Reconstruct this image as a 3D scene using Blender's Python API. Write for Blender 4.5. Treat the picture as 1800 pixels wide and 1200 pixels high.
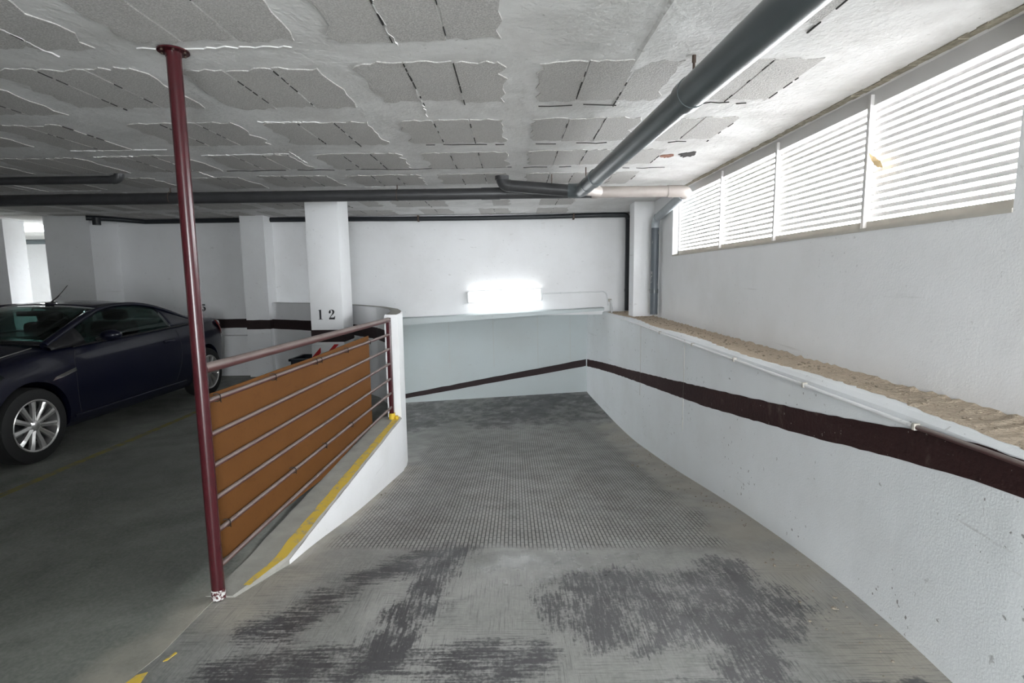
import bpy, bmesh, math, random
from mathutils import Vector, Matrix
random.seed(7)
scene = bpy.context.scene
C = scene.collection
for o in list(bpy.data.objects): bpy.data.objects.remove(o)

# ------------------------------------------------------------------ camera
HC = 1.42
cam_d = bpy.data.cameras.new('camera'); cam = bpy.data.objects.new('camera', cam_d); C.objects.link(cam)
cam_d.sensor_width = 36.0; cam_d.lens = 941.84/1800*36; cam_d.clip_start = 0.05
p_, r_, y_ = 0.11994, 0.012883, -0.0033886
fw = Vector((math.sin(y_)*math.cos(p_), math.cos(y_)*math.cos(p_), -math.sin(p_)))
rt0 = Vector((math.cos(y_), -math.sin(y_), 0)); dn0 = fw.cross(rt0)
rt = math.cos(r_)*rt0 + math.sin(r_)*dn0; dn = -math.sin(r_)*rt0 + math.cos(r_)*dn0
m = Matrix((rt, -dn, -fw)).transposed().to_4x4(); m.translation = (0, 0, HC)
cam.matrix_world = m
scene.camera = cam

# ------------------------------------------------------------------ sky, light, exposure
SKY = 24.5
w = bpy.data.worlds.new('sky'); scene.world = w; w.use_nodes = True
bg = w.node_tree.nodes['Background']; bg.inputs[0].default_value = (0.93, 0.97, 1.0, 1); bg.inputs[1].default_value = SKY
scene.view_settings.view_transform = 'Standard'; scene.view_settings.look = 'None'
scene.view_settings.gamma = 1.0; scene.view_settings.use_curve_mapping = False
scene.view_settings.exposure = 0.62
def portal(name, loc, direction, sx, sy):
    l = bpy.data.lights.new(name, 'AREA'); l.shape = 'RECTANGLE'; l.size = sx; l.size_y = sy
    l.cycles.is_portal = True
    o = bpy.data.objects.new(name, l); C.objects.link(o); o.location = loc
    o.rotation_euler = Vector(direction).to_track_quat('-Z', 'Y').to_euler()
    return o
portal('window_portal', (2.06, 4.02, 2.0), (-1, 0, 0), 4.2, 0.75)
portal('entrance_portal', (0.5, -3.02, 1.05), (0, 1, 0), 2.0, 2.1)
portal('skylight_portal', (-8.5, 9.15, 2.60), (0, 0, -1), 2.0, 1.3)

H = 2.337      # ceiling height
XW = 1.788     # window wall

# ------------------------------------------------------------------ node helpers
class G:
    """tiny node-graph builder"""
    def __init__(s, name):
        s.m = bpy.data.materials.new(name); s.m.use_nodes = True; s.t = s.m.node_tree
        s.b = s.t.nodes['Principled BSDF']
        s.co = s.t.nodes.new('ShaderNodeNewGeometry').outputs['Position']
    def put(s, sock, v):
        if isinstance(v, bpy.types.NodeSocket): s.t.links.new(v, sock)
        elif isinstance(v, (tuple, list)) and len(v) == 3 and sock.type == 'RGBA': sock.default_value = (*v, 1)
        else: sock.default_value = v
    def n(s, typ, out=0, props=None, **kw):
        nd = s.t.nodes.new(typ)
        for k, v in (props or {}).items(): setattr(nd, k, v)
        for k, v in kw.items(): s.put(nd.inputs[int(k[1:])] if k[0] == 'i' and k[1:].isdigit() else nd.inputs[k], v)
        return nd.outputs[out]
    def math(s, op, a, b=0.0, c=0.0): return s.n('ShaderNodeMath', 0, {'operation': op}, i0=a, i1=b, i2=c)
    def vec(s, op, a, b=(0, 0, 0)): return s.n('ShaderNodeVectorMath', 0, {'operation': op}, i0=a, i1=b)
    def scale(s, v, sc): return s.vec('MULTIPLY', v, sc)
    def noise(s, sc, detail=5, rough=0.55, co=None, dist=0.0):
        return s.n('ShaderNodeTexNoise', 0, None, Vector=co or s.co, Scale=sc, Detail=detail, Roughness=rough, Distortion=dist)
    def ramp(s, f, a, b, lo=0.0, hi=1.0):
        return s.n('ShaderNodeMapRange', 0, {'interpolation_type': 'SMOOTHSTEP'}, i0=f, i1=a, i2=b, i3=lo, i4=hi)
    def mix(s, f, a, b):
        nd = s.t.nodes.new('ShaderNodeMix'); nd.data_type = 'RGBA'
        s.put(nd.inputs[0], f); s.put(nd.inputs[6], a); s.put(nd.inputs[7], b); return nd.outputs[2]
    def sep(s): 
        nd = s.t.nodes.new('ShaderNodeSeparateXYZ'); s.t.links.new(s.co, nd.inputs[0]); return nd.outputs
    def bump(s, h, strength=0.3, dist=0.01, normal=None):
        kw = dict(Strength=strength, Distance=dist, Height=h)
        if normal is not None: kw['Normal'] = normal
        s.t.links.new(s.n('ShaderNodeBump', 0, None, **kw), s.b.inputs['Normal'])
    def done(s, col, rough=0.6, metal=0.0, **kw):
        s.put(s.b.inputs['Base Color'], col); s.put(s.b.inputs['Roughness'], rough); s.put(s.b.inputs['Metallic'], metal)
        for k, v in kw.items(): s.put(s.b.inputs[k.replace('_', ' ')], v)
        return s.m

def mat_simple(name, col, rough=0.5, metal=0.0, var=0.15, sc=8.0, bump=0.0, bsc=60, **kw):
    g = G(name)
    f = g.noise(sc)
    c = g.mix(f, tuple(x*(1-var) for x in col), tuple(min(1, x*(1+var)) for x in col))
    if bump: g.bump(g.noise(bsc, 3), bump, 0.004)
    return g.done(c, rough, metal, **kw)

def mat_wall(name, base, dirt=(0.42, 0.39, 0.34), speck=0.6, rough=0.75, lines=True, foot=False):
    g = G(name)
    big = g.ramp(g.noise(1.3, 6, 0.6), 0.35, 0.75)
    c = g.mix(g.math('MULTIPLY', big, 0.16), base, dirt)
    sp = g.ramp(g.noise(34, 3, 0.5), 0.665, 0.71)
    reg = g.ramp(g.noise(2.2, 3), 0.45, 0.62)
    c = g.mix(g.math('MULTIPLY', g.math('MULTIPLY', sp, reg), speck), c, (0.22, 0.21, 0.20))
    if lines:   # faint scuffs along the wall
        st = g.noise(9, 3, 0.5, g.scale(g.co, (1.0, 0.12, 3.0)))
        c = g.mix(g.math('MULTIPLY', g.ramp(st, 0.68, 0.78), 0.35), c, (0.40, 0.38, 0.36))
    h = g.math('ADD', g.math('MULTIPLY', g.noise(7, 4), 0.7), g.math('MULTIPLY', g.noise(120, 2), 0.25))
    g.bump(h, 0.35, 0.012)
    return g.done(c, rough)

M = {}
M['wall'] = mat_wall('white_wall_paint', (0.86, 0.862, 0.87), speck=0.22)
M['wall_low'] = mat_wall('white_ramp_wall_paint', (0.83, 0.855, 0.87), speck=0.85)
M['wall_grey'] = mat_wall('pale_grey_wall_paint', (0.53, 0.58, 0.585), speck=0.3)  # greenish-grey paint, darkened further to stand in for shade on the lower wall
g = G('ceiling_plaster')
c = g.mix(g.ramp(g.noise(2.2, 7, 0.65, None, 0.8), 0.32, 0.72), (0.78, 0.77, 0.76), (0.60, 0.585, 0.57))
c = g.mix(g.ramp(g.noise(8, 6, 0.7, g.scale(g.co, (3.0, .5, 1))), 0.56, 0.74, 0, .5), c, (0.50, 0.485, 0.47))
c = g.mix(g.ramp(g.noise(26, 4, 0.6), 0.66, 0.72, 0, .55), c, (0.34, 0.32, 0.30))
g.bump(g.math('ADD', g.noise(5, 5, 0.6), g.math('MULTIPLY', g.noise(45, 3), .3)), .6, .02); M['plaster'] = g.done(c, .85)
g = G('porous_block')
c = g.mix(g.ramp(g.noise(160, 3), 0.35, 0.7), (0.40, 0.385, 0.37), (0.60, 0.58, 0.56))
c = g.mix(g.ramp(g.noise(3, 3), 0.35, 0.7, 0, 0.35), c, (0.55, 0.53, 0.51))
g.bump(g.noise(140, 3), 0.8, 0.006); M['block'] = g.done(c, 0.9)
M['dark_gap'] = mat_simple('dark_joint', (0.03, 0.027, 0.025), 0.95)
M['crack'] = mat_simple('broken_mortar', (0.30, 0.27, 0.21), 0.95, var=0.8, sc=40, bump=0.8)
M['rust'] = mat_simple('rusty_spall', (0.26, 0.12, 0.08), 0.95, var=0.6, sc=40, bump=0.8)
M['band'] = mat_simple('maroon_wall_band', (0.022, 0.010, 0.011), 0.75, var=0.45, sc=14, bump=0.4)
g = G('maroon_scuffed_band')
c = g.mix(g.noise(12), (0.024, 0.010, 0.010), (0.044, 0.018, 0.017))
c = g.mix(g.ramp(g.noise(3.2, 6, 0.7, None, 1.5), 0.55, 0.75, 0, 0.55), c, (0.17, 0.125, 0.11))
c = g.mix(g.ramp(g.noise(45, 3), 0.70, 0.74), c, (0.30, 0.27, 0.25))
g.bump(g.noise(40), 0.5, 0.01); M['band_scuffed'] = g.done(c, 0.7, Specular_IOR_Level=0.2)
M['maroon'] = mat_simple('maroon_gloss_paint', (0.052, 0.008, 0.011), 0.25, var=0.35, sc=20)
g = G('dusty_maroon_rail')
nz = g.sep  # dust lies on upward surfaces
nrm = g.t.nodes.new('ShaderNodeNewGeometry'); sx = g.t.nodes.new('ShaderNodeSeparateXYZ'); g.t.links.new(nrm.outputs['Normal'], sx.inputs[0])
c = g.mix(g.math('MULTIPLY', g.ramp(sx.outputs[2], -0.25, 0.6), g.ramp(g.noise(9), 0.25, 0.6, 0.55, 0.95)), (0.075, 0.027, 0.026), (0.205, 0.165, 0.150))
M['rail'] = g.done(c, 0.42)
g = G('worn_maroon_foot'); M['foot'] = g.done(g.mix(g.ramp(g.noise(60, 3), .48, .56), (0.07, .014, .016), (.55, .54, .52)), .6)
g = G('brown_hardboard')
c = g.mix(g.noise(3, 4), (0.095, 0.037, 0.010), (0.150, 0.062, 0.017))
c = g.mix(g.ramp(g.noise(5, 6, 0.7, g.scale(g.co, (1, 1, 2.2))), 0.58, 0.75, 0, 0.5), c, (0.075, 0.030, 0.009))
c = g.mix(g.ramp(g.noise(60, 2), 0.62, 0.7, 0, 0.3), c, (0.065, 0.03, 0.012))
M['hardboard'] = g.done(c, 0.7, Specular_IOR_Level=0.12)
M['yellow'] = mat_simple('yellow_paint', (0.62, 0.43, 0.03), 0.6, var=0.3, sc=25)
g = G('worn_yellow_paint')
f = g.ramp(g.noise(22, 5, 0.65), 0.28, 0.50)
c = g.mix(f, (0.30, 0.28, 0.24), (0.62, 0.43, 0.06)); M['yellow_worn'] = g.done(c, 0.7)
M['kerb'] = mat_simple('dusty_kerb_concrete', (0.31, 0.30, 0.27), 0.85, var=0.3, sc=9, bump=0.4)
M['dirt'] = None
g = G('ledge_dirt')
c = g.mix(g.noise(40, 5, 0.7), (0.40, 0.31, 0.22), (0.72, 0.61, 0.48)); c = g.mix(g.ramp(g.noise(90, 3), 0.62, 0.7), c, (0.20, 0.16, 0.10))
g.bump(g.noise(70, 5), 1.0, 0.02); M['dirt'] = g.done(c, 0.95)
M['pebble'] = mat_simple('rubble', (0.34, 0.28, 0.21), 0.95, var=0.7, sc=30)
M['litter'] = mat_simple('dark_litter', (0.22, 0.19, 0.15), 0.95, var=0.8, sc=60)
M['pvc'] = mat_simple('dark_grey_pvc', (0.085, 0.10, 0.105), 0.30, var=0.2, sc=6)
M['pvc_old'] = mat_simple('old_black_pvc', (0.045, 0.045, 0.047), 0.42, var=0.4, sc=9)
M['pvc_pale'] = mat_simple('sun_bleached_pvc', (0.30, 0.265, 0.245), 0.5, var=0.2, sc=8)
M['pvc_grey'] = mat_simple('grey_pvc', (0.34, 0.37, 0.39), 0.45, var=0.2, sc=8)
g = G('pvc_with_plaster_splashes')
c = g.mix(g.ramp(g.noise(13, 5, 0.7, g.scale(g.co, (1, 1, 0.35))), 0.60, 0.64), (0.10, 0.115, 0.13), (0.62, 0.60, 0.56)); M['pvc_splash'] = g.done(c, 0.5)
M['black'] = mat_simple('black_plastic_pipe', (0.022, 0.025, 0.03), 0.4)
M['steel'] = mat_simple('rusty_hanger_steel', (0.10, 0.07, 0.055), 0.6, 0.4, var=0.4)
M['white_metal'] = mat_simple('white_lacquered_slat', (0.62, 0.60, 0.59), 0.5, var=0.05)
M['sill'] = mat_simple('dusty_sill', (0.50, 0.47, 0.42), 0.8, var=0.15, sc=12)
M['white_plastic'] = mat_simple('white_plastic', (0.75, 0.76, 0.76), 0.4, var=0.04)
M['ink'] = mat_simple('black_stencil_paint', (0.012, 0.012, 0.014), 0.6)
M['red'] = mat_simple('red_reflective', (0.55, 0.02, 0.025), 0.4, var=0.1)
M['white_sign'] = mat_simple('white_reflective', (0.78, 0.78, 0.78), 0.4, var=0.05)
M['bin'] = mat_simple('dark_blue_plastic', (0.02, 0.027, 0.04), 0.45)
M['wire'] = mat_simple('tie_wire', (0.04, 0.035, 0.03), 0.5, 0.6)
g = G('lamp_diffuser'); g.b.inputs['Emission Color'].default_value = (0.95, 0.985, 1.0, 1); g.b.inputs['Emission Strength'].default_value = 4.0
M['lamp'] = g.done((0.9, 0.9, 0.9), 0.4)
M['carpaint'] = mat_simple('navy_car_paint', (0.0012, 0.0018, 0.010), 0.45, 0.0, var=0.1, sc=2, Specular_IOR_Level=0.25, Coat_Weight=0.6, Coat_Roughness=0.04)
M['tyre'] = mat_simple('tyre_rubber', (0.005, 0.005, 0.005), 0.75)
M['alloy'] = mat_simple('silver_alloy', (0.62, 0.61, 0.60), 0.28, 0.85, var=0.06)
M['chrome'] = mat_simple('chrome', (0.75, 0.75, 0.74), 0.15, 1.0, var=0.03)
M['trim'] = mat_simple('black_trim', (0.01, 0.01, 0.011), 0.4)
M['seat'] = mat_simple('dark_upholstery', (0.018, 0.018, 0.02), 0.85)
M['taillight'] = mat_simple('red_taillight_lens', (0.16, 0.006, 0.008), 0.12, Coat_Weight=1.0)
g = G('tinted_glass'); g.b.inputs['Transmission Weight'].default_value = 1.0; g.b.inputs['IOR'].default_value = 1.02
g.b.inputs['Specular IOR Level'].default_value = 0.9
M['glass'] = g.done((0.20, 0.31, 0.29), 0.0)
g.b.inputs['Coat Weight'].default_value = 0.6; g.b.inputs['Coat Roughness'].default_value = 0.02

# ---- concrete floors (both share stains; the ramp adds the rolled relief)
def floor_material(name, ramp):
    g = G(name)
    X, Y, Z = g.sep()
    big = g.noise(0.9, 7, 0.62, None, 0.6)
    c = g.mix(g.ramp(big, 0.3, 0.72), (0.165, 0.168, 0.158) if ramp else (0.105, 0.115, 0.100), (0.345, 0.34, 0.325) if ramp else (0.25, 0.26, 0.235))
    c = g.mix(g.ramp(g.noise(4.5, 6, 0.65, None, 1.0), 0.50, 0.72, 0, 0.5), c, (0.10, 0.105, 0.10))
    c = g.mix(g.ramp(g.noise(60, 3), 0.3, 0.75, 0, 0.25), c, (0.40, 0.39, 0.36))
    # pale dust where nothing drives, along the kerb and the ramp wall
    wob0 = g.noise(5.0, 4)
    def seg(ax, ay, bx, by, wid, soft):
        """mask round a segment: 1 inside, 0 beyond"""
        dx, dy = bx-ax, by-ay; L2 = dx*dx+dy*dy
        px = g.math('SUBTRACT', X, ax); py = g.math('SUBTRACT', Y, ay)
        t = g.math('DIVIDE', g.math('ADD', g.math('MULTIPLY', px, dx), g.math('MULTIPLY', py, dy)), L2)
        t = g.n('ShaderNodeClamp', 0, None, i0=t)
        ex = g.math('SUBTRACT', px, g.math('MULTIPLY', t, dx)); ey = g.math('SUBTRACT', py, g.math('MULTIPLY', t, dy))
        d = g.math('ADD', g.math('SQRT', g.math('ADD', g.math('MULTIPLY', ex, ex), g.math('MULTIPLY', ey, ey))), g.math('MULTIPLY', g.math('SUBTRACT', wob0, 0.5), 0.22))
        return g.ramp(d, wid+soft, max(0.0, wid-soft), 0, 1)
    wob = g.noise(3.0, 4)
    dust = seg(1.52, 1.0, 1.42, 7.0, 0.30, 0.22)
    if ramp: dust = g.math('MAXIMUM', dust, seg(-1.2, 2.2, -1.02, 5.0, 0.16, 0.14))
    else: dust = g.math('MAXIMUM', dust, seg(-1.42, 1.7, -1.2, 2.6, 0.14, 0.14))
    c = g.mix(g.math('MULTIPLY', dust, g.ramp(wob, 0.3, 0.6, 0.35, 0.95)), c, (0.36, 0.335, 0.285))
    # rubber left by tyres, plus painted shade at the far end
    def streak(co_scale, rot, sc):
        mp = g.n('ShaderNodeMapping', 0, None, Vector=g.co, Rotation=(0, 0, rot), Scale=co_scale)
        return g.noise(sc, 4, 0.65, mp)
    grit = g.noise(75, 3, 0.6)
    blot = g.noise(7, 4, 0.6)
    def rubber_and_shade(mask, st, lo, hi, amt):
        v = g.math('ADD', mask, g.math('MULTIPLY', g.math('SUBTRACT', st, 0.5), 2.4))
        v = g.math('ADD', v, g.math('MULTIPLY', g.math('SUBTRACT', grit, 0.5), 1.3))
        v = g.math('ADD', v, g.math('MULTIPLY', g.math('SUBTRACT', blot, 0.5), 1.9))
        return g.math('MULTIPLY', g.ramp(v, 0.48, 1.15, 0, amt), g.ramp(mask, 0.02, 0.22))
    a1 = math.atan2(0.77, 0.68)
    marks = [
        rubber_and_shade(seg(-1.05, 2.02, -0.52, 2.72, 0.12, 0.10), streak((1.0, 14, 1), -a1, 6), 0.38, 0.55, 0.95),
        rubber_and_shade(seg(-0.50, 1.95, -0.32, 2.80, 0.13, 0.08), streak((14, 1.0, 1), -0.2, 6), 0.33, 0.52, 0.95),
        rubber_and_shade(seg(0.42, 2.20, 0.95, 2.22, 0.34, 0.10), streak((15, 1.6, 1), -0.1, 6), 0.40, 0.60, 0.9),
        rubber_and_shade(seg(0.85, 1.80, 1.05, 2.55, 0.14, 0.10), streak((16, 1.5, 1), 0.12, 5), 0.40, 0.55, 0.9),
        rubber_and_shade(seg(-1.10, 1.80, 0.05, 1.86, 0.12, 0.09), streak((1.0, 16, 1), 0.06, 5), 0.40, 0.55, 0.95),
        rubber_and_shade(seg(-1.3, 1.70, 1.4, 1.68, 0.05, 0.05), streak((0.8, 22, 1), 0.02, 6), 0.40, 0.55, 0.9),
        rubber_and_shade(seg(-0.6, 3.2, -0.5, 6.5, 0.3, 0.3), big, 0.3, 0.7, 0.5),
        rubber_and_shade(seg(0.75, 3.2, 0.7, 5.2, 0.3, 0.3), big, 0.3, 0.7, 0.4),
        rubber_and_shade(seg(-2.2, 8.2, 0.7, 8.3, 1.0, 0.7), big, 0.0, 0.6, 0.8),  # far end painted darker, standing in for the shade under the overhang
    ]
    tot = marks[0]
    for k in marks[1:]: tot = g.math('MAXIMUM', tot, k)
    c = g.mix(tot, c, (0.060, 0.058, 0.062))
    # pale scratches
    sc = g.ramp(streak((26, 1.2, 1), -0.25, 5), 0.72, 0.76, 0, 0.6)
    near = g.ramp(Y, 2.9, 2.3)
    c = g.mix(g.math('MULTIPLY', sc, near), c, (0.46, 0.43, 0.39))
    if ramp:   # fine rolled grooves of the worn apron, dark with rubber
        gr = g.ramp(streak((1.1, 30, 1), 0.10, 5), 0.50, 0.62, 0, 0.5); gr2 = g.ramp(streak((30, 1.1, 1), -0.35, 5), 0.52, 0.64, 0, 0.45)
        sel = g.ramp(g.noise(2.4, 3), 0.44, 0.56)
        gm = g.math('MULTIPLY', g.math('ADD', g.math('MULTIPLY', gr, sel), g.math('MULTIPLY', gr2, g.math('SUBTRACT', 1.0, sel))), near)
        c = g.mix(gm, c, (0.085, 0.083, 0.085))
    brushed = g.math('MULTIPLY', g.noise(6, 3, 0.6, g.n('ShaderNodeMapping', 0, None, Vector=g.co, Rotation=(0, 0, 0.5), Scale=(18, 1.5, 1))), 0.6)
    hgt = g.math('ADD', g.math('MULTIPLY', g.noise(30, 4), 0.35), brushed if ramp else g.noise(12, 4))
    rough = g.ramp(g.noise(5, 4), 0.35, 0.7, 0.48, 0.75)
    if ramp:
        fan = g.math('MULTIPLY', X, g.math('ADD', 1.0, g.math('MULTIPLY', g.math('SUBTRACT', Y, 3.0), -0.02)))
        vx = g.n('ShaderNodeCombineXYZ', 0, None, i0=Y, i1=fan, i2=0.0)
        br = g.t.nodes.new('ShaderNodeTexBrick'); br.offset = 0.5
        g.t.links.new(vx, br.inputs['Vector'])
        br.inputs['Color1'].default_value = (1, 1, 1, 1); br.inputs['Color2'].default_value = (0.8, 0.8, 0.8, 1); br.inputs['Mortar'].default_value = (0, 0, 0, 1)
        br.inputs['Scale'].default_value = 1.0; br.inputs['Mortar Size'].default_value = 0.0045; br.inputs['Mortar Smooth'].default_value = 0.5
        br.inputs['Brick Width'].default_value = 0.085; br.inputs['Row Height'].default_value = 0.023
        rl = br.outputs['Color']
        inr = g.math('MULTIPLY', g.ramp(g.math('ADD', Y, g.math('MULTIPLY', wob, 0.25)), 2.88, 2.98), g.ramp(g.math('ADD', Y, g.math('MULTIPLY', wob, 1.5)), 8.6, 7.2))
        inr = g.math('MULTIPLY', inr, g.math('MULTIPLY', g.ramp(g.math('ADD', X, g.math('MULTIPLY', wob, 0.4)), 1.42, 1.28), g.ramp(g.math('ADD', X, g.math('MULTIPLY', wob, 0.2)), -1.0, -0.88)))
        lo = g.math('MULTIPLY', inr, g.math('SUBTRACT', 1.0, rl))
        c = g.mix(g.math('MULTIPLY', lo, 0.85), c, (0.045, 0.045, 0.042))
        c = g.mix(g.math('MULTIPLY', g.math('MULTIPLY', inr, rl), 0.35), c, (0.40, 0.385, 0.36))
        hgt = g.math('ADD', g.math('MULTIPLY', hgt, 0.5), g.math('MULTIPLY', inr, g.math('MULTIPLY', rl, 1.3)))
        rough = g.math('SUBTRACT', g.math('SUBTRACT', rough, g.math('MULTIPLY', near, 0.12)), g.math('MULTIPLY', seg(0.0, 2.62, 0.62, 2.66, 0.20, 0.18), 0.24))
    g.bump(hgt, 0.55, 0.008)
    return g.done(c, rough)
M['floor'] = floor_material('parking_concrete', False)
M['ramp'] = floor_material('ramp_concrete', True)

# ------------------------------------------------------------------ mesh helpers
def link(o, parent=None):
    C.objects.link(o)
    if parent is not None: o.parent = parent
    return o
def mesh_obj(name, verts, faces, mat, parent=None, smooth=False):
    me = bpy.data.meshes.new(name); me.from_pydata([tuple(v) for v in verts], [], faces); me.update()
    bm = bmesh.new(); bm.from_mesh(me); bmesh.ops.recalc_face_normals(bm, faces=bm.faces); bm.to_mesh(me); bm.free()
    if smooth: me.polygons.foreach_set('use_smooth', [True]*len(me.polygons))
    if mat is not None: me.materials.append(M[mat] if isinstance(mat, str) else mat)
    return link(bpy.data.objects.new(name, me), parent)
def bm_obj(name, bm, mat, parent=None, smooth=None):
    bmesh.ops.recalc_face_normals(bm, faces=bm.faces)
    me = bpy.data.meshes.new(name); bm.to_mesh(me); bm.free()
    if smooth: 
        me.polygons.foreach_set('use_smooth', [True]*len(me.polygons))
        if smooth != True: me.set_sharp_from_angle(angle=math.radians(smooth))
    me.materials.append(M[mat] if isinstance(mat, str) else mat)
    return link(bpy.data.objects.new(name, me), parent)
def add_box(bm, a, b, rot=None, bevel=0.0):
    r = bmesh.ops.create_cube(bm, size=1.0)
    vs = r['verts']; a = Vector(a); b = Vector(b)
    for v in vs: v.co = Vector(((v.co.x+.5)*(b.x-a.x)+a.x, (v.co.y+.5)*(b.y-a.y)+a.y, (v.co.z+.5)*(b.z-a.z)+a.z))
    if bevel:
        es = list({e for v in vs for e in v.link_edges})
        bmesh.ops.bevel(bm, geom=es, offset=bevel, segments=2, affect='EDGES', profile=0.6)
def box(name, a, b, mat, parent=None, bevel=0.0):
    bm = bmesh.new(); add_box(bm, a, b, None, bevel); return bm_obj(name, bm, mat, parent, 35 if bevel else None)
def tube_data(pts, r, n=14, caps=True):
    pts = [Vector(p) for p in pts]; rs = r if isinstance(r, (list, tuple)) else [r]*len(pts)
    V, F = [], []; up = None
    for i, p in enumerate(pts):
        t = (pts[min(i+1, len(pts)-1)]-pts[max(i-1, 0)]).normalized()
        if up is None:
            up = Vector((0, 0, 1)) if abs(t.z) < .9 else Vector((1, 0, 0))
        up = (up - up.dot(t)*t).normalized(); s = t.cross(up)
        # widen at bends so that the tube keeps its bore
        k = 1.0
        if 0 < i < len(pts)-1:
            cosb = max(0.5, (pts[i]-pts[i-1]).normalized().dot(t)); k = 1/cosb
        for j in range(n):
            a = 2*math.pi*j/n; V.append(p + rs[i]*(math.cos(a)*up + math.sin(a)*s))
    for i in range(len(pts)-1):
        for j in range(n):
            a = i*n+j; b = i*n+(j+1) % n; F.append((a, b, b+n, a+n))
    if caps: F.append(tuple(range(n))); F.append(tuple(range((len(pts)-1)*n, len(pts)*n)))
    return V, F
def tube(name, pts, r, mat, parent=None, n=14):
    V, F = tube_data(pts, r, n)
    o = mesh_obj(name, V, F, mat, parent, True); o.data.set_sharp_from_angle(angle=math.radians(50)); return o
def bend(p0, p1, p2, r, k=6):
    """rounded corner at p1 of radius-like length r"""
    p0, p1, p2 = Vector(p0), Vector(p1), Vector(p2)
    a = p1+(p0-p1).normalized()*r; b = p1+(p2-p1).normalized()*r
    return [a*(1-t)**2 + p1*2*t*(1-t) + b*t*t for t in [i/k for i in range(k+1)]]
def lathe(name, prof, mat, parent=None, n=32, axis='X', smooth=40, closed=False):
    V, F = [], []; m_ = len(prof)
    for j in range(n):
        a = 2*math.pi*j/n; ca, sa = math.cos(a), math.sin(a)
        for (h, r) in prof:
            V.append((h, r*ca, r*sa) if axis == 'X' else (r*ca, r*sa, h))
    for j in range(n):
        for i in range(m_ if closed else m_-1):
            a = j*m_+i; b = j*m_+(i+1) % m_; c_ = ((j+1) % n)*m_+(i+1) % m_; d = ((j+1) % n)*m_+i
            F.append((a, b, c_, d))
    o = mesh_obj(name, V, F, mat, parent, True); o.data.set_sharp_from_angle(angle=math.radians(smooth)); return o
def prism(name, poly, z0, z1, mat, parent=None):
    n = len(poly); V = [(x, y, z0) for x, y in poly]+[(x, y, z1) for x, y in poly]
    F = [tuple(range(n)), tuple(range(n, 2*n))]+[(i, (i+1) % n, n+(i+1) % n, n+i) for i in range(n)]
    return mesh_obj(name, V, F, mat, parent)
def grid(name, rows, mat, parent=None, smooth=True):
    nr, nc = len(rows), len(rows[0]); V = [v for r in rows for v in r]
    F = [(i*nc+j, i*nc+j+1, (i+1)*nc+j+1, (i+1)*nc+j) for i in range(nr-1) for j in range(nc-1)]
    return mesh_obj(name, V, F, mat, parent, smooth)
def interp(x, xs, ys):
    if x <= xs[0]: return ys[0]
    for i in range(len(xs)-1):
        if x <= xs[i+1]: return ys[i]+(ys[i+1]-ys[i])*(x-xs[i])/(xs[i+1]-xs[i])
    return ys[-1]
def smooth_interp(x, xs, ys, wdt=0.25, k=9):
    return sum(interp(x+wdt*(2*i/(k-1)-1), xs, ys) for i in range(k))/k
def struct(o): o['kind'] = 'structure'; return o
def thing(name, label, cat, loc=(0, 0, 0), group=None):
    o = bpy.data.objects.new(name, None); o.empty_display_size = 0.1; C.objects.link(o); o.location = loc
    o['label'] = label; o['category'] = cat
    if group: o['group'] = group
    return o
def tag(o, label, cat, group=None):
    o['label'] = label; o['category'] = cat
    if group: o['group'] = group
    return o
def adopt(parent, *objs):
    """parent objects that were built in world space"""
    for o in objs: o.parent = parent; o.matrix_parent_inverse = Matrix.Translation(-Vector(parent.location))
def stuff(o, label=None): 
    o['kind'] = 'stuff'
    if label: o['label'] = label
    return o
def holed_wall(bm, axis, pos0, pos1, a0, a1, z0, z1, holes):
    """wall slab between pos0/pos1 on one axis, with rectangular holes (a0,a1,z0,z1)"""
    As = sorted({a0, a1, *[h[0] for h in holes], *[h[1] for h in holes]}); Zs = sorted({z0, z1, *[h[2] for h in holes], *[h[3] for h in holes]})
    for i in range(len(As)-1):
        for j in range(len(Zs)-1):
            ca, cz = (As[i]+As[i+1])/2, (Zs[j]+Zs[j+1])/2
            if any(h[0] < ca < h[1] and h[2] < cz < h[3] for h in holes): continue
            if axis == 'x': add_box(bm, (pos0, As[i], Zs[j]), (pos1, As[i+1], Zs[j+1]))
            else: add_box(bm, (As[i], pos0, Zs[j]), (As[i+1], pos1, Zs[j+1]))

# ------------------------------------------------------------------ curves of the ramp
WY = [-6, 1.5, 2.0, 2.7, 3.2, 4.0, 4.8, 6.2, 7.0, 7.5, 8.0, 8.5, 9.0]
WX = [1.40, 1.50, 1.53, 1.525, 1.52, 1.50, 1.48, 1.44, 1.415, 1.39, 1.35, 1.295, 1.223]
def XL(y): return smooth_interp(y, WY, WX, 0.3)          # face of the low wall right of the ramp
ZRY = [0, 2.0, 2.6, 3.65, 4.9, 6.3, 7.3, 8.2, 9.2]; ZR = [0, 0, -0.045, -0.185, -0.385, -0.56, -0.62, -0.60, -0.52]
ZLY = [0, 2.4, 2.8, 3.4, 3.9, 5.1, 6.0, 7.0, 8.0, 9.2]; ZL = [0, 0, -0.05, -0.175, -0.257, -0.43, -0.57, -0.69, -0.77, -0.83]
def zr(y): return smooth_interp(y, ZRY, ZR, 0.35)
def zlft(y): return smooth_interp(y, ZLY, ZL, 0.3)
# ramp face of kerb and parapet
PY = [1.3, 1.9, 2.25, 2.6, 4.95, 5.2, 5.5, 5.9, 6.4, 7.0, 7.6, 8.0, 9.2]; PX = [-1.45, -1.34, -1.28, -1.165, -1.075, -1.09, -1.14, -1.26, -1.52, -2.02, -2.75, -3.5, -4.4]
def XP(y): return interp(y, PY, PX)

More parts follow.
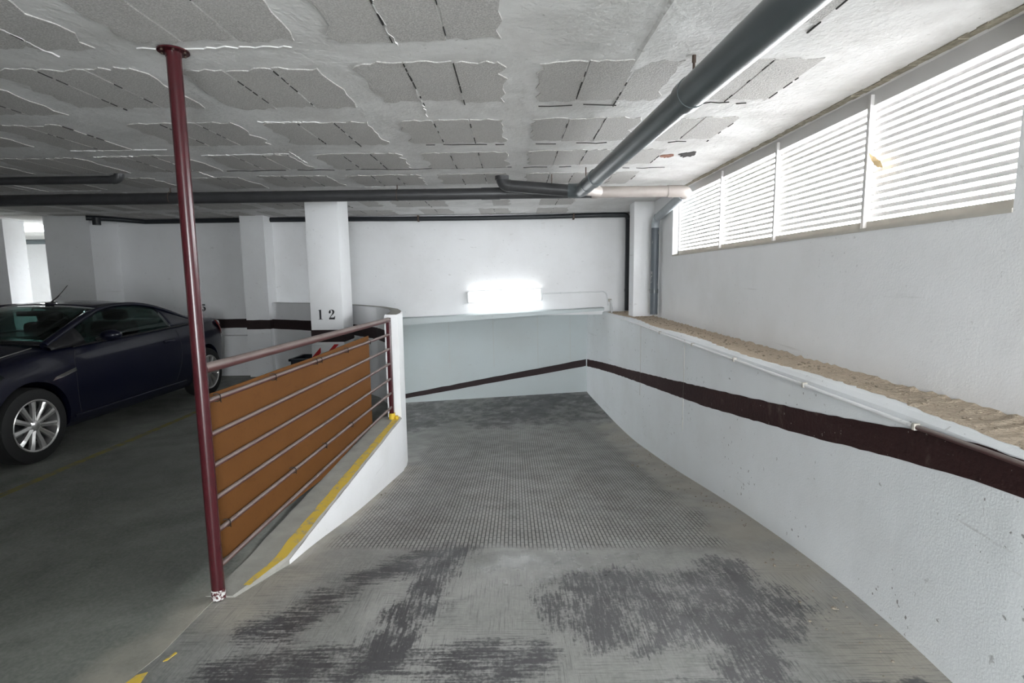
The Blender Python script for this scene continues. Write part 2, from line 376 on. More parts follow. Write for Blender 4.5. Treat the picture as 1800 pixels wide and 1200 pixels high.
# ------------------------------------------------------------------ setting: floors
rows = []
y = 1.36
while y < 9.16:
    xl, xr = XP(y)-(0.12 if y < 2.6 else 0.06), XL(y)+0.06
    rows.append([(xl+(xr-xl)*i/24, y, -0.002+zlft(y)+(zr(y)-zlft(y))*min(1, max(0, ((xl+(xr-xl)*i/24)+1.1)/2.55)) if y < 5.5 else -0.002+zlft(y)+(zr(y)-zlft(y))*((i/24.0)**1.0)) for i in range(25)])
    y += 0.12
floor_ramp = struct(grid('floor_ramp', rows, 'ramp'))
poly = [(-9.6, -9.0), (1.62, -9.0), (1.62, 1.45), (-1.47, 1.45), (-1.37, 1.9), (-1.36, 2.25), (-1.22, 2.6), (-1.15, 4.95), (-1.2, 5.5), (-1.34, 5.9), (-1.6, 6.4), (-2.1, 7.0), (-2.8, 7.6), (-3.5, 8.05), (-6.5, 8.05), (-6.5, 12.3), (-12.2, 12.3), (-12.2, 8.05), (-9.6, 8.05)]
struct(box('ground', (-12.6, -9.0, -1.5), (2.2, 12.5, -1.15), 'kerb'))  # unseen slab added below the floors to keep sky light from leaking in
floor = struct(prism('floor', poly, -0.14, 0.0, 'floor'))
# yellow bay line and paint remnants on the concrete
V = []
for i in range(30):
    yy = 0.6+i*0.24; xx = -3.47+random.uniform(-.004, .004)
    V.append([(xx-0.035, yy, 0.002), (xx+0.035, yy, 0.002)])
o = grid('bay_line', V, None, floor); g = G('faded_olive_line')
o.data.materials.append(g.done(g.mix(g.ramp(g.noise(14, 5), 0.35, 0.6), (0.17, 0.165, 0.13), (0.26, 0.225, 0.06)), 0.7))
def blob(name, pts, z, mat, parent): return prism(name, pts, z, z+0.0025, mat, parent)
blob('yellow_paint_mark', [(-1.40, 1.69), (-1.31, 1.70), (-1.33, 1.735), (-1.345, 1.745), (-1.355, 1.80), (-1.385, 1.785), (-1.40, 1.74)], 0.0, 'yellow_worn', floor)
blob('yellow_paint_mark', [(-1.335, 1.855), (-1.322, 1.86), (-1.31, 1.90), (-1.318, 1.905)], 0.0, 'yellow_worn', floor)

# ------------------------------------------------------------------ setting: ceiling
bm = bmesh.new()
add_box(bm, (-9.7, -3.2, H), (2.1, 8.12, H+0.22))
ceiling = struct(bm_obj('ceiling', bm, 'plaster'))
BW = 0.215
def block_mesh(kind, seed, length):
    """one hollow block seen from below: rough-edged slab; kind 0 left, 1 middle, 2 right of its bay"""
    rd = random.Random(seed*31+kind*7+int(length*1000))
    w_ = BW-0.006; pts = []
    n = 6; skew = rd.uniform(-.03, .03)
    def e(a): return rd.uniform(-a, a)
    for i in range(n):                       # near edge, left to right
        pts.append((w_*i/n, e(.02)+(0.02 if (kind == 0 and i == 0) or (kind == 2 and i == n-1) else 0)))
    for i in range(n+2):                     # right edge
        pts.append((w_+(e(.028) if kind == 2 else e(.0015)), length*i/(n+2)))
    for i in range(n): pts.append((w_*(1-i/n), length+e(.02)))
    for i in range(n+2): pts.append(((e(.028) if kind == 0 else e(.0015)), length*(1-i/(n+2))))
    m_ = len(pts); zt, zb = 0.0, -0.0045
    V = [(x, y_ , zt) for x, y_ in pts]+[(x*0.985+0.0015, y_*0.99+0.003, zb) for x, y_ in pts]
    F = [tuple(range(m_, 2*m_))]+[(i, (i+1) % m_, m_+(i+1) % m_, m_+i) for i in range(m_)]
    me = bpy.data.meshes.new('ceiling_block'); me.from_pydata(V, [], F); me.update(); me.materials.append(M['block'])
    b = bmesh.new(); b.from_mesh(me); bmesh.ops.recalc_face_normals(b, faces=b.faces); b.to_mesh(me); b.free()
    return me
lib = {(k, s): block_mesh(k, s, 0.575) for k in range(3) for s in range(6)}
gaps = bmesh.new()
nblk = 0
for j in range(-1, 7):
    yy = 2.44+0.82*j
    for i in range(-8, 3):
        x0 = -0.672+0.80*i
        shift = random.uniform(-.03, .03); psc = random.uniform(.88, 1.06)
        for k in range(3):
            if i == 2 and k > 0 and j not in (0, 1): continue
            if i == 2 and k == 2: continue
            if random.random() < 0.12 and not (-2 <= i <= 1 and j <= 2): continue
            if i == 1 and j == -1: continue
            o = bpy.data.objects.new('ceiling_block', lib[(k, random.randrange(6))]); link(o, ceiling)
            o.location = (x0+k*BW, yy+shift+random.uniform(-.008, .008), H+0.0005)
            o.scale = (1, psc*random.uniform(0.97, 1.04), 1); nblk += 1
            if k < 2 and i > -4:        # dark dashes where the joint between two blocks stands open
                t = 0.02
                while t < 0.55:
                    L = random.uniform(0.02, 0.09)
                    if random.random() < 0.5:
                        gx = x0+(k+1)*BW-0.003; wd = random.uniform(.0012, .0032)
                        add_box(gaps, (gx-wd, yy+shift+t, H-0.0058), (gx+wd, yy+shift+t+L, H-0.001))
                    t += L+random.uniform(0.008, 0.03)
stuff(bm_obj('joint_gap', gaps, 'dark_gap', ceiling), 'dark open joints between the ceiling blocks')
# plaster ridges left along ribs: bright wavy edges
def ridge(pts, wd, th, mat='plaster', name='plaster_ridge', parent=ceiling):
    V, F = [], []
    for q in pts:
        x, y_ = q; V += [(x-wd, y_-wd, H+.0005), (x+wd, y_+wd, H+.0005), (x+wd*.3, y_+wd*.3, H-th), (x-wd*.3, y_-wd*.3, H-th)]
    for i in range(len(pts)-1):
        a = 4*i
        for j in range(4): F.append((a+j, a+(j+1) % 4, a+4+(j+1) % 4, a+4+j))
    return mesh_obj(name, V, F, mat, parent)
for q in range(34):
    i = random.randrange(-6, 1); j = random.randrange(-1, 5)
    if random.random() < 0.65:
        x0 = -0.672+0.80*i+random.choice((-0.13, -0.01, .215, .43)); x1 = x0+random.uniform(-.02, .02); y0 = 2.44+.82*j+random.uniform(-.1, .2); y1 = y0+random.uniform(.2, .7)
    else:
        x0 = -0.672+0.80*i; x1 = x0+random.uniform(.2, .7); y0 = 2.44+.82*j-random.choice((.01, .2)); y1 = y0+random.uniform(-.03, .03)
    n = 22
    ridge([(x0+(x1-x0)*i/n+random.uniform(-.008, .008), y0+(y1-y0)*i/n+random.uniform(-.012, .012)) for i in range(n+1)], random.uniform(.0015, .003), random.uniform(.003, .007))
# long plaster rib right of the middle, running away
V = []
for t in [i/14 for i in range(15)]:
    q = 0.545-0.03*t+random.uniform(-.004, .004); yy = 1.35+1.6*t; k = 1-t**3
    V.append([(q, yy, H+.0005), (q+.015, yy, H-.007*k), (q+.08, yy, H-.006*k), (q+.30, yy, H+.0005)])
grid('plaster_rib', V, 'plaster', ceiling, False)
# broken mortar along the head of the window, and a rusty spall
bmc = bmesh.new(); y = 1.6
while y < 6.2:
    L = random.uniform(.03, .09)
    add_box(bmc, (XW-0.012+random.uniform(-.006, .006), y, H-random.uniform(.002, .007)), (XW+0.03, y+L*1.05, H+0.001)); y += L
stuff(bm_obj('mortar_edge', bmc, 'crack', ceiling), 'crumbled mortar along the window head')
def patch(cx, cy_, rx, ry, mat, name, th=0.006):
    P = [(cx+rx*math.cos(a)*random.uniform(.6, 1.15), cy_+ry*math.sin(a)*random.uniform(.55, 1.15)) for a in [2*math.pi*i/18 for i in range(18)]]
    return prism(name, P, H-th, H+.0005, mat, ceiling)
patch(1.36, 4.26, .07, .10, 'dark_gap', 'spall_hole', .004); patch(1.21, 4.30, .055, .07, 'rust', 'rust_patch', .003)
for pts in [[(1.02+0.05*i, 3.03+random.uniform(-.03, .03)-0.018*max(0, i-5)) for i in range(9)], [(0.85+.06*i, 3.86+random.uniform(-.02, .02)) for i in range(9)], [(0.15+.06*i, 3.03+random.uniform(-.02, .01)) for i in range(10)],
            [(-0.65+.06*i, 3.86+random.uniform(-.02, .01)) for i in range(13)], [(0.1+.07*i, 3.86+random.uniform(-.015, .015)) for i in range(9)], [(0.95+.06*i, 4.75+random.uniform(-.02, .02)) for i in range(9)],
            [(-2.4+.1*i, 4.66+random.uniform(-.02, .02)) for i in range(40)]]:
    
    k0 = 0
    while k0 < len(pts)-1:
        n_ = random.randrange(2, 5)
        if random.random() < .7: ridge(pts[k0:k0+n_], random.uniform(.0009, .0022), 0.0052, 'dark_gap', 'crack')
        k0 += n_-random.randrange(0, 2)

# ------------------------------------------------------------------ setting: walls
WIN = (1.959, 6.08, 1.638, H)       # y0 y1 z0 z1 of the louvred opening
bm = bmesh.new(); holed_wall(bm, 'x', XW, XW+0.22, -3.2, 9.1, 0.6, H, [WIN])
wall_right = struct(bm_obj('wall_right', bm, 'wall'))
# low wall (retaining wall of the ramp): face follows the curve, top is the ledge
ZT = 0.885
ys = [-3.2+0.25*i for i in range(50)]; V, F = [], []
for y in ys:
    x = XL(y); V += [(x+0.0, y, -1.0), (x, y, ZT-0.02), (x+0.018, y, ZT), (XW+0.05, y, ZT), (XW+0.05, y, -1.0)]
for i in range(len(ys)-1):
    a = 5*i
    for j in range(5): F.append((a+j, a+(j+1) % 5, a+5+(j+1) % 5, a+5+j))
F += [(0, 1, 2, 3, 4), tuple(5*(len(ys)-1)+j for j in range(5))]
wall_low = struct(mesh_obj('wall_right_lower', V, F, 'wall_low'))
# dirt lying on the ledge
V, F = [], []
y = -1.0; k = 0
while y < 7.95:
    inset = 0.055+0.03*math.sin(y*3.1)+random.uniform(-.012, .012)
    V += [(XL(y)+inset, y, ZT+.0005), (XL(y)+inset+.02, y, ZT+random.uniform(.004, .01)), (XW-.05, y, ZT+random.uniform(.008, .018)), (XW+.004, y, ZT+random.uniform(.012, .03))]
    if k:
        for j in range(3): a = 4*(k-1)+j; F.append((a, a+1, a+5, a+4))
    y += 0.035; k += 1
mesh_obj('ledge_dirt', V, F, 'dirt', wall_low)
def pebbles(name, spots, mat, parent, lab):
    b = bmesh.new()
    for (x, y, z, s) in spots:
        r = bmesh.ops.create_icosphere(b, subdivisions=1, radius=s)
        sx_, sy_, sz_ = random.uniform(.7, 1.6), random.uniform(.7, 1.6), random.uniform(.4, .8)
        for v in r['verts']: v.co = Vector((v.co.x*sx_+x, v.co.y*sy_+y, v.co.z*sz_+z))
    return stuff(bm_obj(name, b, mat, parent), lab)
sp = []
for i in range(420):
    y = random.uniform(1.3, 7.8); t = random.random()**0.7
    sp.append((XL(y)+0.09+(XW-XL(y)-0.11)*t, y, ZT+.012, random.uniform(.003, .009)))
pebbles('rubble', sp, 'pebble', wall_low, 'loose rubble and grit on the ledge')
sp = []
for i in range(150):
    y = random.uniform(1.7, 6.8); t = abs(random.gauss(0, .14)); x = XL(y)-0.03-t
    sp.append((x, y, zr(y)+.001, random.uniform(.002, .006)))
for (x, y) in [(1.30, 2.55), (1.33, 2.62), (1.27, 2.58), (1.12, 4.95), (1.16, 4.9), (1.28, 4.75), (-1.06, 4.05), (-1.04, 4.1), (1.24, 2.2), (1.36, 2.15)]: sp.append((x, y, (zr(y) if x > 0 else zlft(y))+.006, random.uniform(.006, .012)))
pebbles('litter', sp, 'litter', floor_ramp, 'grit and litter along the foot of the ramp wall')

# painted bands (a couple of millimetres proud, ragged edges)
def band_on(name, pts_top, pts_bot, mat, parent, rag=0.003):
    rows_ = []
    for (a, b) in zip(pts_top, pts_bot):
        a, b = Vector(a), Vector(b); a.z += random.uniform(-rag, rag); b.z += random.uniform(-rag, rag); rows_.append([a, a*.5+b*.5, b])
    return grid(name, rows_, mat, parent, False)
BTY = [0.5, 1.534, 1.837, 2.361, 3.151, 4.96, 6.74, 9.0]; BT = [0.886, 0.875, 0.846, 0.759, 0.657, 0.443, 0.24, 0.02]
BBY = [0.5, 1.52, 1.833, 2.714, 4.116, 6.45, 9.0]; BB = [0.80, 0.756, 0.717, 0.578, 0.392, 0.155, -0.10]
yl = [0.5+0.06*i for i in range(142)]
band_on('painted_band', [(XL(y)-.003, y, min(ZT-.022, smooth_interp(y, BTY, BT, .15))) for y in yl if y <= 8.99], [(XL(y)-.003, y, smooth_interp(y, BBY, BB, .15)) for y in yl if y <= 8.99], 'band_scuffed', wall_low)
# shutter joints in the low wall
for yy in (6.05, 4.62):
    tube('formwork_line', [(XL(yy)-.001, yy, 0.86), (XL(yy)-.001, yy, 0.05)], 0.0025, 'sill', wall_low, 5)

# back wall, upper part, standing behind the ledge beam
YB = 8.08
bm = bmesh.new(); holed_wall(bm, 'y', YB, YB+0.18, -9.7, XW+0.1, 0.0, H, [(-3.55, XW+0.2, -1, 0.84), (-7.9, -6.47, -.1, H+1)])
wall_back = struct(bm_obj('wall_back', bm, 'wall'))
# lower back wall at the outside of the bend
V = []
lw = [(-4.6, 9.05), (1.3, 9.0)]
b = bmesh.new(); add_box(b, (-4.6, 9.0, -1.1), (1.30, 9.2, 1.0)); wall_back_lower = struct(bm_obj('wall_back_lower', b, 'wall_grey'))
xs = [-4.4+0.15*i for i in range(38)]
def bz(x, a, c_): return a+(c_-a)*(x+1.874)/(1.22+1.874)
band_on('painted_band', [(x, 8.996, bz(x, -0.545, 0.018)) for x in xs if x < 1.22]+[(1.222, 8.996, .018)], [(x, 8.996, bz(x, -0.625, -0.100)) for x in xs if x < 1.22]+[(1.222, 8.996, -.10)], 'band', wall_back_lower, .004)
for xx in (-1.1, -0.35, 0.4, 0.95): tube('formwork_line', [(xx, 8.999, 0.75), (xx+.01, 8.999, -0.1)], 0.002, 'sill', wall_back_lower, 5)
# ledge beam between them, sloping a little
V = []
for x in [-3.6+0.26*i for i in range(20)]:
    t = (x+1.664)/(1.38+1.664); zt = 0.832+(0.957-0.832)*t+random.uniform(-.004, .004); zb = 0.728+(0.913-0.728)*t
    V.append((x, zt, zb))
VV, F = [], []
for i, (x, zt, zb) in enumerate(V): VV += [(x, 7.9, zb), (x, 7.9, zt-.01), (x, 7.925, zt), (x, 9.1, zt), (x, 9.1, zb)]
for i in range(len(V)-1):
    a = 5*i
    for j in range(5): F.append((a+j, a+(j+1) % 5, a+5+(j+1) % 5, a+5+j))
F += [(0, 1, 2, 3, 4), tuple(5*(len(V)-1)+j for j in range(5))]
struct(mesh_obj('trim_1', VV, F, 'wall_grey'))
# thickened foot of the back wall in the parking bays, pilaster and their bands
b = bmesh.new(); add_box(b, (-5.9, 7.93, 0), (-3.9, YB+.02, 0.60)); wall_foot = struct(bm_obj('wall_back_foot', b, 'wall'))
b = bmesh.new(); add_box(b, (-3.90, 7.80, 0), (-3.56, YB+.05, H)); pil = struct(bm_obj('wall_pilaster', b, 'wall'))
b = bmesh.new(); add_box(b, (-6.50, 7.55, 0), (-5.86, YB+.05, H)); pil2 = struct(bm_obj('wall_pilaster', b, 'wall'))
band_on('painted_band', [(x, 7.796, .842) for x in (-3.90, -3.8, -3.7, -3.6, -3.557)]+[(-3.556, 7.9, .842), (-3.556, 8.07, .842)], [(x, 7.796, .708) for x in (-3.90, -3.8, -3.7, -3.6, -3.557)]+[(-3.556, 7.9, .708), (-3.556, 8.07, .708)], 'band', pil, .002)
xs = [-5.85+0.15*i for i in range(14)]
band_on('painted_band', [(x, YB-.004, .842) for x in xs], [(x, YB-.004, .708) for x in xs], 'band', wall_back, .003)

# curved parapet of the ramp, with its band on the parking side
def para_pt(y, off):
    t = Vector((XP(y+.03)-XP(y-.03), .06)).normalized(); return (XP(y)-off*t.y, y+off*t.x)
ys = [4.965+0.05*i for i in range(62)]
V, F = [], []
for y in ys:
    a = (XP(y), y); c_ = para_pt(y, 0.125); zt = 1.085
    V += [(a[0], a[1], -1.0), (a[0], a[1], zt-.012), (a[0]-.01, a[1], zt), (c_[0]+.01, c_[1], zt+.002), (c_[0], c_[1], zt-.01), (c_[0], c_[1], -0.2)]
for i in range(len(ys)-1):
    a = 6*i
    for j in range(6): F.append((a+j, a+(j+1) % 6, a+6+(j+1) % 6, a+6+j))
F += [tuple(range(6)), tuple(6*(len(ys)-1)+j for j in range(6))]
parapet = struct(mesh_obj('wall_parapet', V, F, 'wall', None, True)); parapet.data.set_sharp_from_angle(angle=math.radians(30))
cap = []
for y in ys: a = (XP(y)-.012, y); c_ = para_pt(y, 0.115); cap.append([(a[0], a[1], 1.0875), (c_[0], c_[1], 1.0895)])
grid('parapet_coping', cap, 'kerb', parapet)
band_on('painted_band', [(*para_pt(y, .128), .845) for y in ys if y > 5.0], [(*para_pt(y, .128), .705) for y in ys if y > 5.0], 'band', parapet, .002)
# kerb carrying the railing
def kz(y): return interp(y, [2.2, 2.5, 2.9, 4.95], [0.0015, 0.006, 0.030, 0.115])
ys = [2.27+0.08*i for i in range(34)]+[4.965]
V, F = [], []
for y in ys:
    x = XP(y)+random.uniform(-.004, .004); wdt = interp(y, [2.2, 2.6, 4.95], [0.13, 0.22, 0.20]); z = kz(y)
    V += [(x, y, -0.8), (x, y, z-.012), (x-.014, y, z), (x-wdt+.01, y, z), (x-wdt, y, z-.012), (x-wdt, y, -0.8)]
for i in range(len(ys)-1):
    a = 6*i
    for j in range(6): F.append((a+j, a+(j+1) % 6, a+6+(j+1) % 6, a+6+j))
F += [tuple(range(6)), tuple(6*(len(ys)-1)+j for j in range(6))]
kerb = struct(mesh_obj('trim_2', V, F, 'kerb'))
rows_ = []
for y in ys:
    if y > 2.52: rows_.append([(XP(y)+.0045, y, kz(y)-.014+random.uniform(-.004, .002)), (XP(y)+.0045, y, -0.8)])
grid('white_kerb_face', rows_, 'wall', kerb)
rows_ = [[(XP(y)-.006+random.uniform(-.005, .005), y, kz(y)+.002), (XP(y)-interp(y, [2.3, 2.7, 4.95], [.03, .075, .06])+random.uniform(-.006, .006), y, kz(y)+.002)] for y in ys if y > 2.3]
grid('yellow_kerb_line', rows_, 'yellow_worn', kerb)

# rest of the shell: left wall, entrance wall behind, the bright annex beyond the opening
struct(box('wall_partition', (-9.6, -1.2, 0), (-0.55, -1.05, H+.02), 'wall'))  # unseen wall added behind the camera to hold entrance light off the left
struct(box('wall_left', (-9.7, -3.2, 0), (-9.5, 8.1, H), 'wall'))
b = bmesh.new(); holed_wall(b, 'y', -3.2, -3.0, -9.7, XW+.2, 0, H+.2, [(-0.5, 1.5, 0.0, 2.1)]); struct(bm_obj('wall_front', b, 'wall'))
AX0, AX1, AY1 = -12.2, -6.47, 12.1
struct(box('wall_annex_back', (AX0, AY1, 0), (AX1, AY1+.2, H+.3), 'wall')); struct(box('wall_annex_right', (AX1, 8.25, 0), (AX1+.15, AY1, H+.3), 'wall'))
struct(box('wall_annex_left', (AX0-.2, 8.0, 0), (AX0, AY1, H+.3), 'wall')); struct(box('wall_annex_front', (AX0, 8.0, 0), (-9.69, 8.2, H+.3), 'wall'))
b = bmesh.new()
for (x0, x1, y0, y1) in [(AX0, -9.5, 8.1, AY1), (-9.5, -7.5, 9.8, AY1), (-7.5, AX1+.15, 8.1, AY1), (-9.5, -7.5, 8.1, 8.5)]: add_box(b, (x0, y0, H), (x1, y1, H+.25))
struct(bm_obj('ceiling_annex', b, 'plaster'))

# ------------------------------------------------------------------ louvred window
win = struct(bpy.data.objects.new('window_1', None)); C.objects.link(win); win.location = (XW+.05, 4.0, 1.638)
def wbox(name, a, b, mat, bevel=0): o = box(name, a, b, mat, None, bevel); adopt(win, o); return o
y0, y1, z0, z1 = WIN
XS = XW+0.075
wbox('window_sill', (XW-.004, y0, z0-.012), (XW+.21, y1, z0+.004), 'sill')
wbox('window_frame', (XS-.012, y0, z0+.004), (XS+.03, y1, z0+.045), 'sill')
wbox('window_frame', (XS-.012, y0, z1-.075), (XS+.03, y1, z1), 'white_metal')
wbox('window_frame', (XS-.012, y1-.025, z0), (XS+.03, y1, z1), 'white_metal')
mull = [2.87, 3.845, 4.84]
for yy in mull: wbox('mullion', (XS-.03, yy-.012, z0+.004), (XS+.004, yy+.012, z1-.02), 'white_metal', .002)
edges = [y0]+mull+[y1]
NS = 15; pitch = (z1-.075-(z0+.045))/(NS+0.5)
b = bmesh.new(); bmesh.ops.create_cube(b, size=1.0)
for v in b.verts: v.co = Vector((v.co.x*0.012+(.004 if v.co.z > 0 else -.004), v.co.y, v.co.z*0.022))
slat_me = bpy.data.meshes.new('slat'); b.to_mesh(slat_me); b.free(); slat_me.materials.append(M['white_metal'])
for s in range(4):
    for i in range(NS):
        o = bpy.data.objects.new('slat', slat_me); C.objects.link(o)
        o.location = (XS+.012, (edges[s]+edges[s+1])/2, z0+.045+pitch*(i+0.78)); o.scale = (1, edges[s+1]-edges[s], 1); adopt(win, o)
leaf = mesh_obj('dry_leaf', [(XS-.034, 2.845, 2.03), (XS-.04, 2.83, 2.015), (XS-.05, 2.79, 1.975), (XS-.045, 2.75, 1.935), (XS-.035, 2.72, 1.93), (XS-.04, 2.735, 1.965), (XS-.036, 2.80, 2.0)], [(0, 1, 6), (1, 2, 6), (2, 5, 6), (2, 3, 5), (3, 4, 5)], None)
g = G('dry_leaf'); leaf.data.materials.append(g.done((0.75, 0.55, 0.30), 0.7)); tag(leaf, 'dry pale leaf caught on the window mullion', 'leaf')
sm = leaf.modifiers.new('thick', 'SOLIDIFY'); sm.thickness = 0.003

# ------------------------------------------------------------------ pillars
GLY = {'1': [[(0, .95), (.30, 1.0), (.30, .05), (.45, .03), (.45, 0), (-.02, 0), (-.02, .03), (.10, .05), (.10, .90), (0, .91)]],
       '2': [[(.02, .62), (.0, .78), (.10, .93), (.28, 1.0), (.48, .97), (.60, .86), (.60, .70), (.50, .55), (.30, .38), (.14, .2), (.40, .18), (.56, .22), (.62, .34), (.66, .34), (.62, 0), (0, 0), (0, .10), (.18, .34), (.34, .54), (.40, .72), (.38, .88), (.28, .95), (.18, .92), (.22, .80), (.20, .66), (.10, .60)]],
       '5': [[(.06, 1.0), (.56, 1.0), (.58, .82), (.14, .84), (.12, .62), (.30, .67), (.50, .62), (.62, .46), (.62, .26), (.50, .08), (.28, 0), (.08, .04), (.0, .16), (.04, .28), (.16, .32), (.24, .24), (.20, .12), (.24, .05), (.36, .08), (.42, .22), (.42, .42), (.34, .56), (.22, .58), (.10, .52), (.05, .53)]]}
def glyph(ch, x, y, z, hgt, parent, wide=1.0):
    P = GLY[ch][0]; n = len(P)
    V = [(x+px*hgt*wide, y, z+pz*hgt) for px, pz in P]+[(x+px*hgt*wide, y+.004, z+pz*hgt) for px, pz in P]
    o = mesh_obj('painted_digit', V, [tuple(range(n)), tuple(range(n, 2*n))]+[(i, (i+1) % n, n+(i+1) % n, n+i) for i in range(n)], 'ink')
    adopt(parent, o) if parent.type == 'EMPTY' else setattr(o, 'parent', parent); return o
CX0, CX1, CY = -2.315, -1.945, 6.1
col = thing('pillar', 'white square pillar with the stencilled number 12 beside the ramp parapet', 'pillar', ((CX0+CX1)/2, CY+.19, 0))
adopt(col, box('shaft', (CX0, CY, 0), (CX1, CY+.38, H), 'wall', None, .008))
adopt(col, box('painted_band', (CX0-.003, CY-.003, .705), (CX1+.003, CY+.383, .845), 'band'))
glyph('1', -2.222, CY-.003, 0.965, 0.112, col, .9); glyph('2', -2.105, CY-.003, 0.965, 0.112, col, .95)
gd = box('hazard_guard', (CX0-.004, CY-.014, 0.12), (CX1-.05, CY-.001, 0.68), 'white_sign', None, .004); adopt(col, gd)
for k in range(6):     # slanting red stripes
    zb = 0.10+k*0.125
    for (xa, xb) in ((CX0, CX0+.10), (CX0+.13, CX1-.06)):
        P = [(xa, zb), (xa, zb+.062), (xb, zb+.062+(xb-xa)*1.1), (xb, zb+(xb-xa)*1.1)]
        if P[2][1] > .68 or zb < .12: 
            xb2 = xa+max(0.02, (0.68-zb-.062)/1.1)
            if xb2 >= xb or zb < .12 or zb+.062 > .66: continue
            P = [(xa, zb), (xa, zb+.062), (xb2, .68), (xb2+.05 if xb2+.05 < xb else xb, .68 if xb2+.05 < xb else zb+(xb-xa)*1.1)]
            if xb2+.05 >= xb: continue
        V = [(p[0], CY-.017, p[1]) for p in P]+[(p[0], CY-.013, p[1]) for p in P]
        o = mesh_obj('red_stripe', V, [(0, 1, 2, 3), (4, 5, 6, 7)]+[(i, (i+1) % 4, 4+(i+1) % 4, 4+i) for i in range(4)], 'red'); adopt(col, o)
col2 = thing('pillar', 'white pillar standing on the ledge in the far right corner', 'pillar', (1.64, 7.0, ZT))
adopt(col2, box('shaft', (1.535, 6.88, ZT-.02), (1.80, 7.15, H), 'wall', None, .006))
col3 = thing('pillar', 'white pillar at the left edge beside the bright opening', 'pillar', (-7.7, 7.9, 0))
adopt(col3, box('shaft', (-8.3, 7.8, 0), (-7.30, 8.15, H), 'wall', None, .006))
glyph('5', -4.705, YB-.006, .965, 0.105, wall_back, .95)

# ------------------------------------------------------------------ fluorescent lamp and its wiring
lamp = thing('wall_lamp', 'glowing white fluorescent batten lamp on the back wall above the ledge', 'lamp', (-.12, YB, 1.05))
def tilt(o): 
    adopt(lamp, o); return o
b = bmesh.new(); add_box(b, (-.69, YB-.03, 1.055), (.44, YB-.001, 1.225), None, .006); tilt(bm_obj('housing', b, 'white_plastic', None, 35))
b = bmesh.new(); add_box(b, (-.66, YB-.10, 1.062), (.41, YB-.031, 1.218), None, .018); tilt(bm_obj('diffuser', b, 'lamp', None, 35))
for xx in (-.685, .412): tilt(box('end_cap', (xx, YB-.095, 1.066), (xx+.024, YB-.031, 1.214), 'white_plastic', None, .004))
lamp.rotation_euler = (0, math.radians(-1.4), 0)
wire = thing('lamp_conduit', 'thin white conduit running from the lamp along the back wall', 'conduit', (0.44, YB, 1.15))
adopt(wire, tube('conduit_tube', [(.44, YB-.012, 1.165)]+bend((.44, YB-.012, 1.165), (1.40, YB-.012, 1.185), (1.42, YB-.012, .95), .07)+[(1.425, YB-.012, .97)], .009, 'white_plastic', None, 8))
adopt(wire, tube('drop_tube', [(1.45, 8.0, 1.06), (1.46, 8.0, 1.0), (1.45, 7.9, .95), (1.42, 7.72, .92), (1.40, 7.70, .84)], .012, 'white_plastic', None, 8))
for q in [(.72, YB-.012, 1.17), (1.0, YB-.012, 1.178)]: adopt(wire, box('clip', (q[0]-.012, q[1]-.014, q[2]-.014), (q[0]+.012, q[1]+.011, q[2]+.014), 'white_plastic', None, .003))
adopt(wire, box('junction_box', (1.425, YB-.03, 1.03), (1.475, YB-.001, 1.075), 'sill', None, .004))
# conduit on the low wall
cd = thing('wall_conduit', 'long thin conduit clipped under the ledge of the ramp wall', 'conduit', (1.5, 2, .84))
CZY = [-1, 1.53, 2.0, 3.5, 4.8, 6.5, 7.6]; CZ = [.862, .853, .838, .842, .845, .862, .868]
def cpt(y): return (XL(y)-.011, y, interp(y, CZY, CZ))
adopt(cd, tube('painted_length', [cpt(-1+0.2*i) for i in range(15)]+[cpt(1.98)], .0105, 'rail', None, 8))
adopt(cd, tube('white_length', [cpt(1.985+0.2*i) for i in range(28)]+[cpt(7.6)], .0095, 'wall', None, 8))
for yy in (1.97, 2.75, 3.6, 4.4, 5.3): 
    p = cpt(yy); adopt(cd, box('clip', (p[0]-.013, yy-.008, p[2]-.012), (p[0]+.012, yy+.008, p[2]+.014), 'sill', None, .003))

# ------------------------------------------------------------------ pipes
def hanger(parent, x, y, zt, zpipe, r):
    o = tube('hanger_rod', [(x, y, H), (x, y, zt)], .0045, 'steel', None, 8); adopt(parent, o)
    ring = tube('hanger_ring', [(x, y+(r+.003)*math.cos(a), zpipe+(r+.003)*math.sin(a)) for a in [2*math.pi*i/20 for i in range(21)]], .003, 'steel', None, 6); adopt(parent, ring)
PY5, PZ5, PR = 5.42, 2.237, 0.055
pl = thing('drain_pipe', 'long dark horizontal drain pipe hung across the ceiling', 'pipe', (0, PY5, PZ5))
adopt(pl, tube('pipe_length', [(-9.4, PY5, PZ5-.012), (-3, PY5, PZ5-.004), (-.14, PY5, PZ5)], PR, 'pvc_old', None, 24))
adopt(pl, tube('pipe_length', [(-.14, PY5, PZ5), (.83, PY5, PZ5)], PR, 'pvc_old', None, 24))
adopt(pl, tube('bleached_length', [(.83, PY5, PZ5), (1.55, PY5, PZ5)], PR, 'pvc_pale', None, 24))
for xa, xb in ((-.30, -.12), (.78, .84), (1.53, 1.57)): adopt(pl, tube('coupling', [(xa, PY5, PZ5), (xb, PY5, PZ5)], PR+.004, 'pvc_old' if xa < .5 else 'pvc_pale', None, 24))
adopt(pl, tube('elbow', [(1.56, PY5, PZ5)]+bend((1.5, PY5, PZ5), (1.735, PY5, PZ5), (1.72, 5.8, 2.20), .10, 8), PR+.004, 'pvc_pale', None, 20))
for x in (-3.37, -1.13, -5.6): hanger(pl, x, PY5, PZ5+.05, PZ5, PR)
pv = thing('down_pipe', 'grey down pipe bending from the window corner down behind the ledge pillar', 'pipe', (1.72, 6.4, ZT))
adopt(pv, tube('sloping_length', [(1.722, 5.55, 2.215), (1.722, 6.45, 2.10)], .046, 'pvc_grey', None, 20))
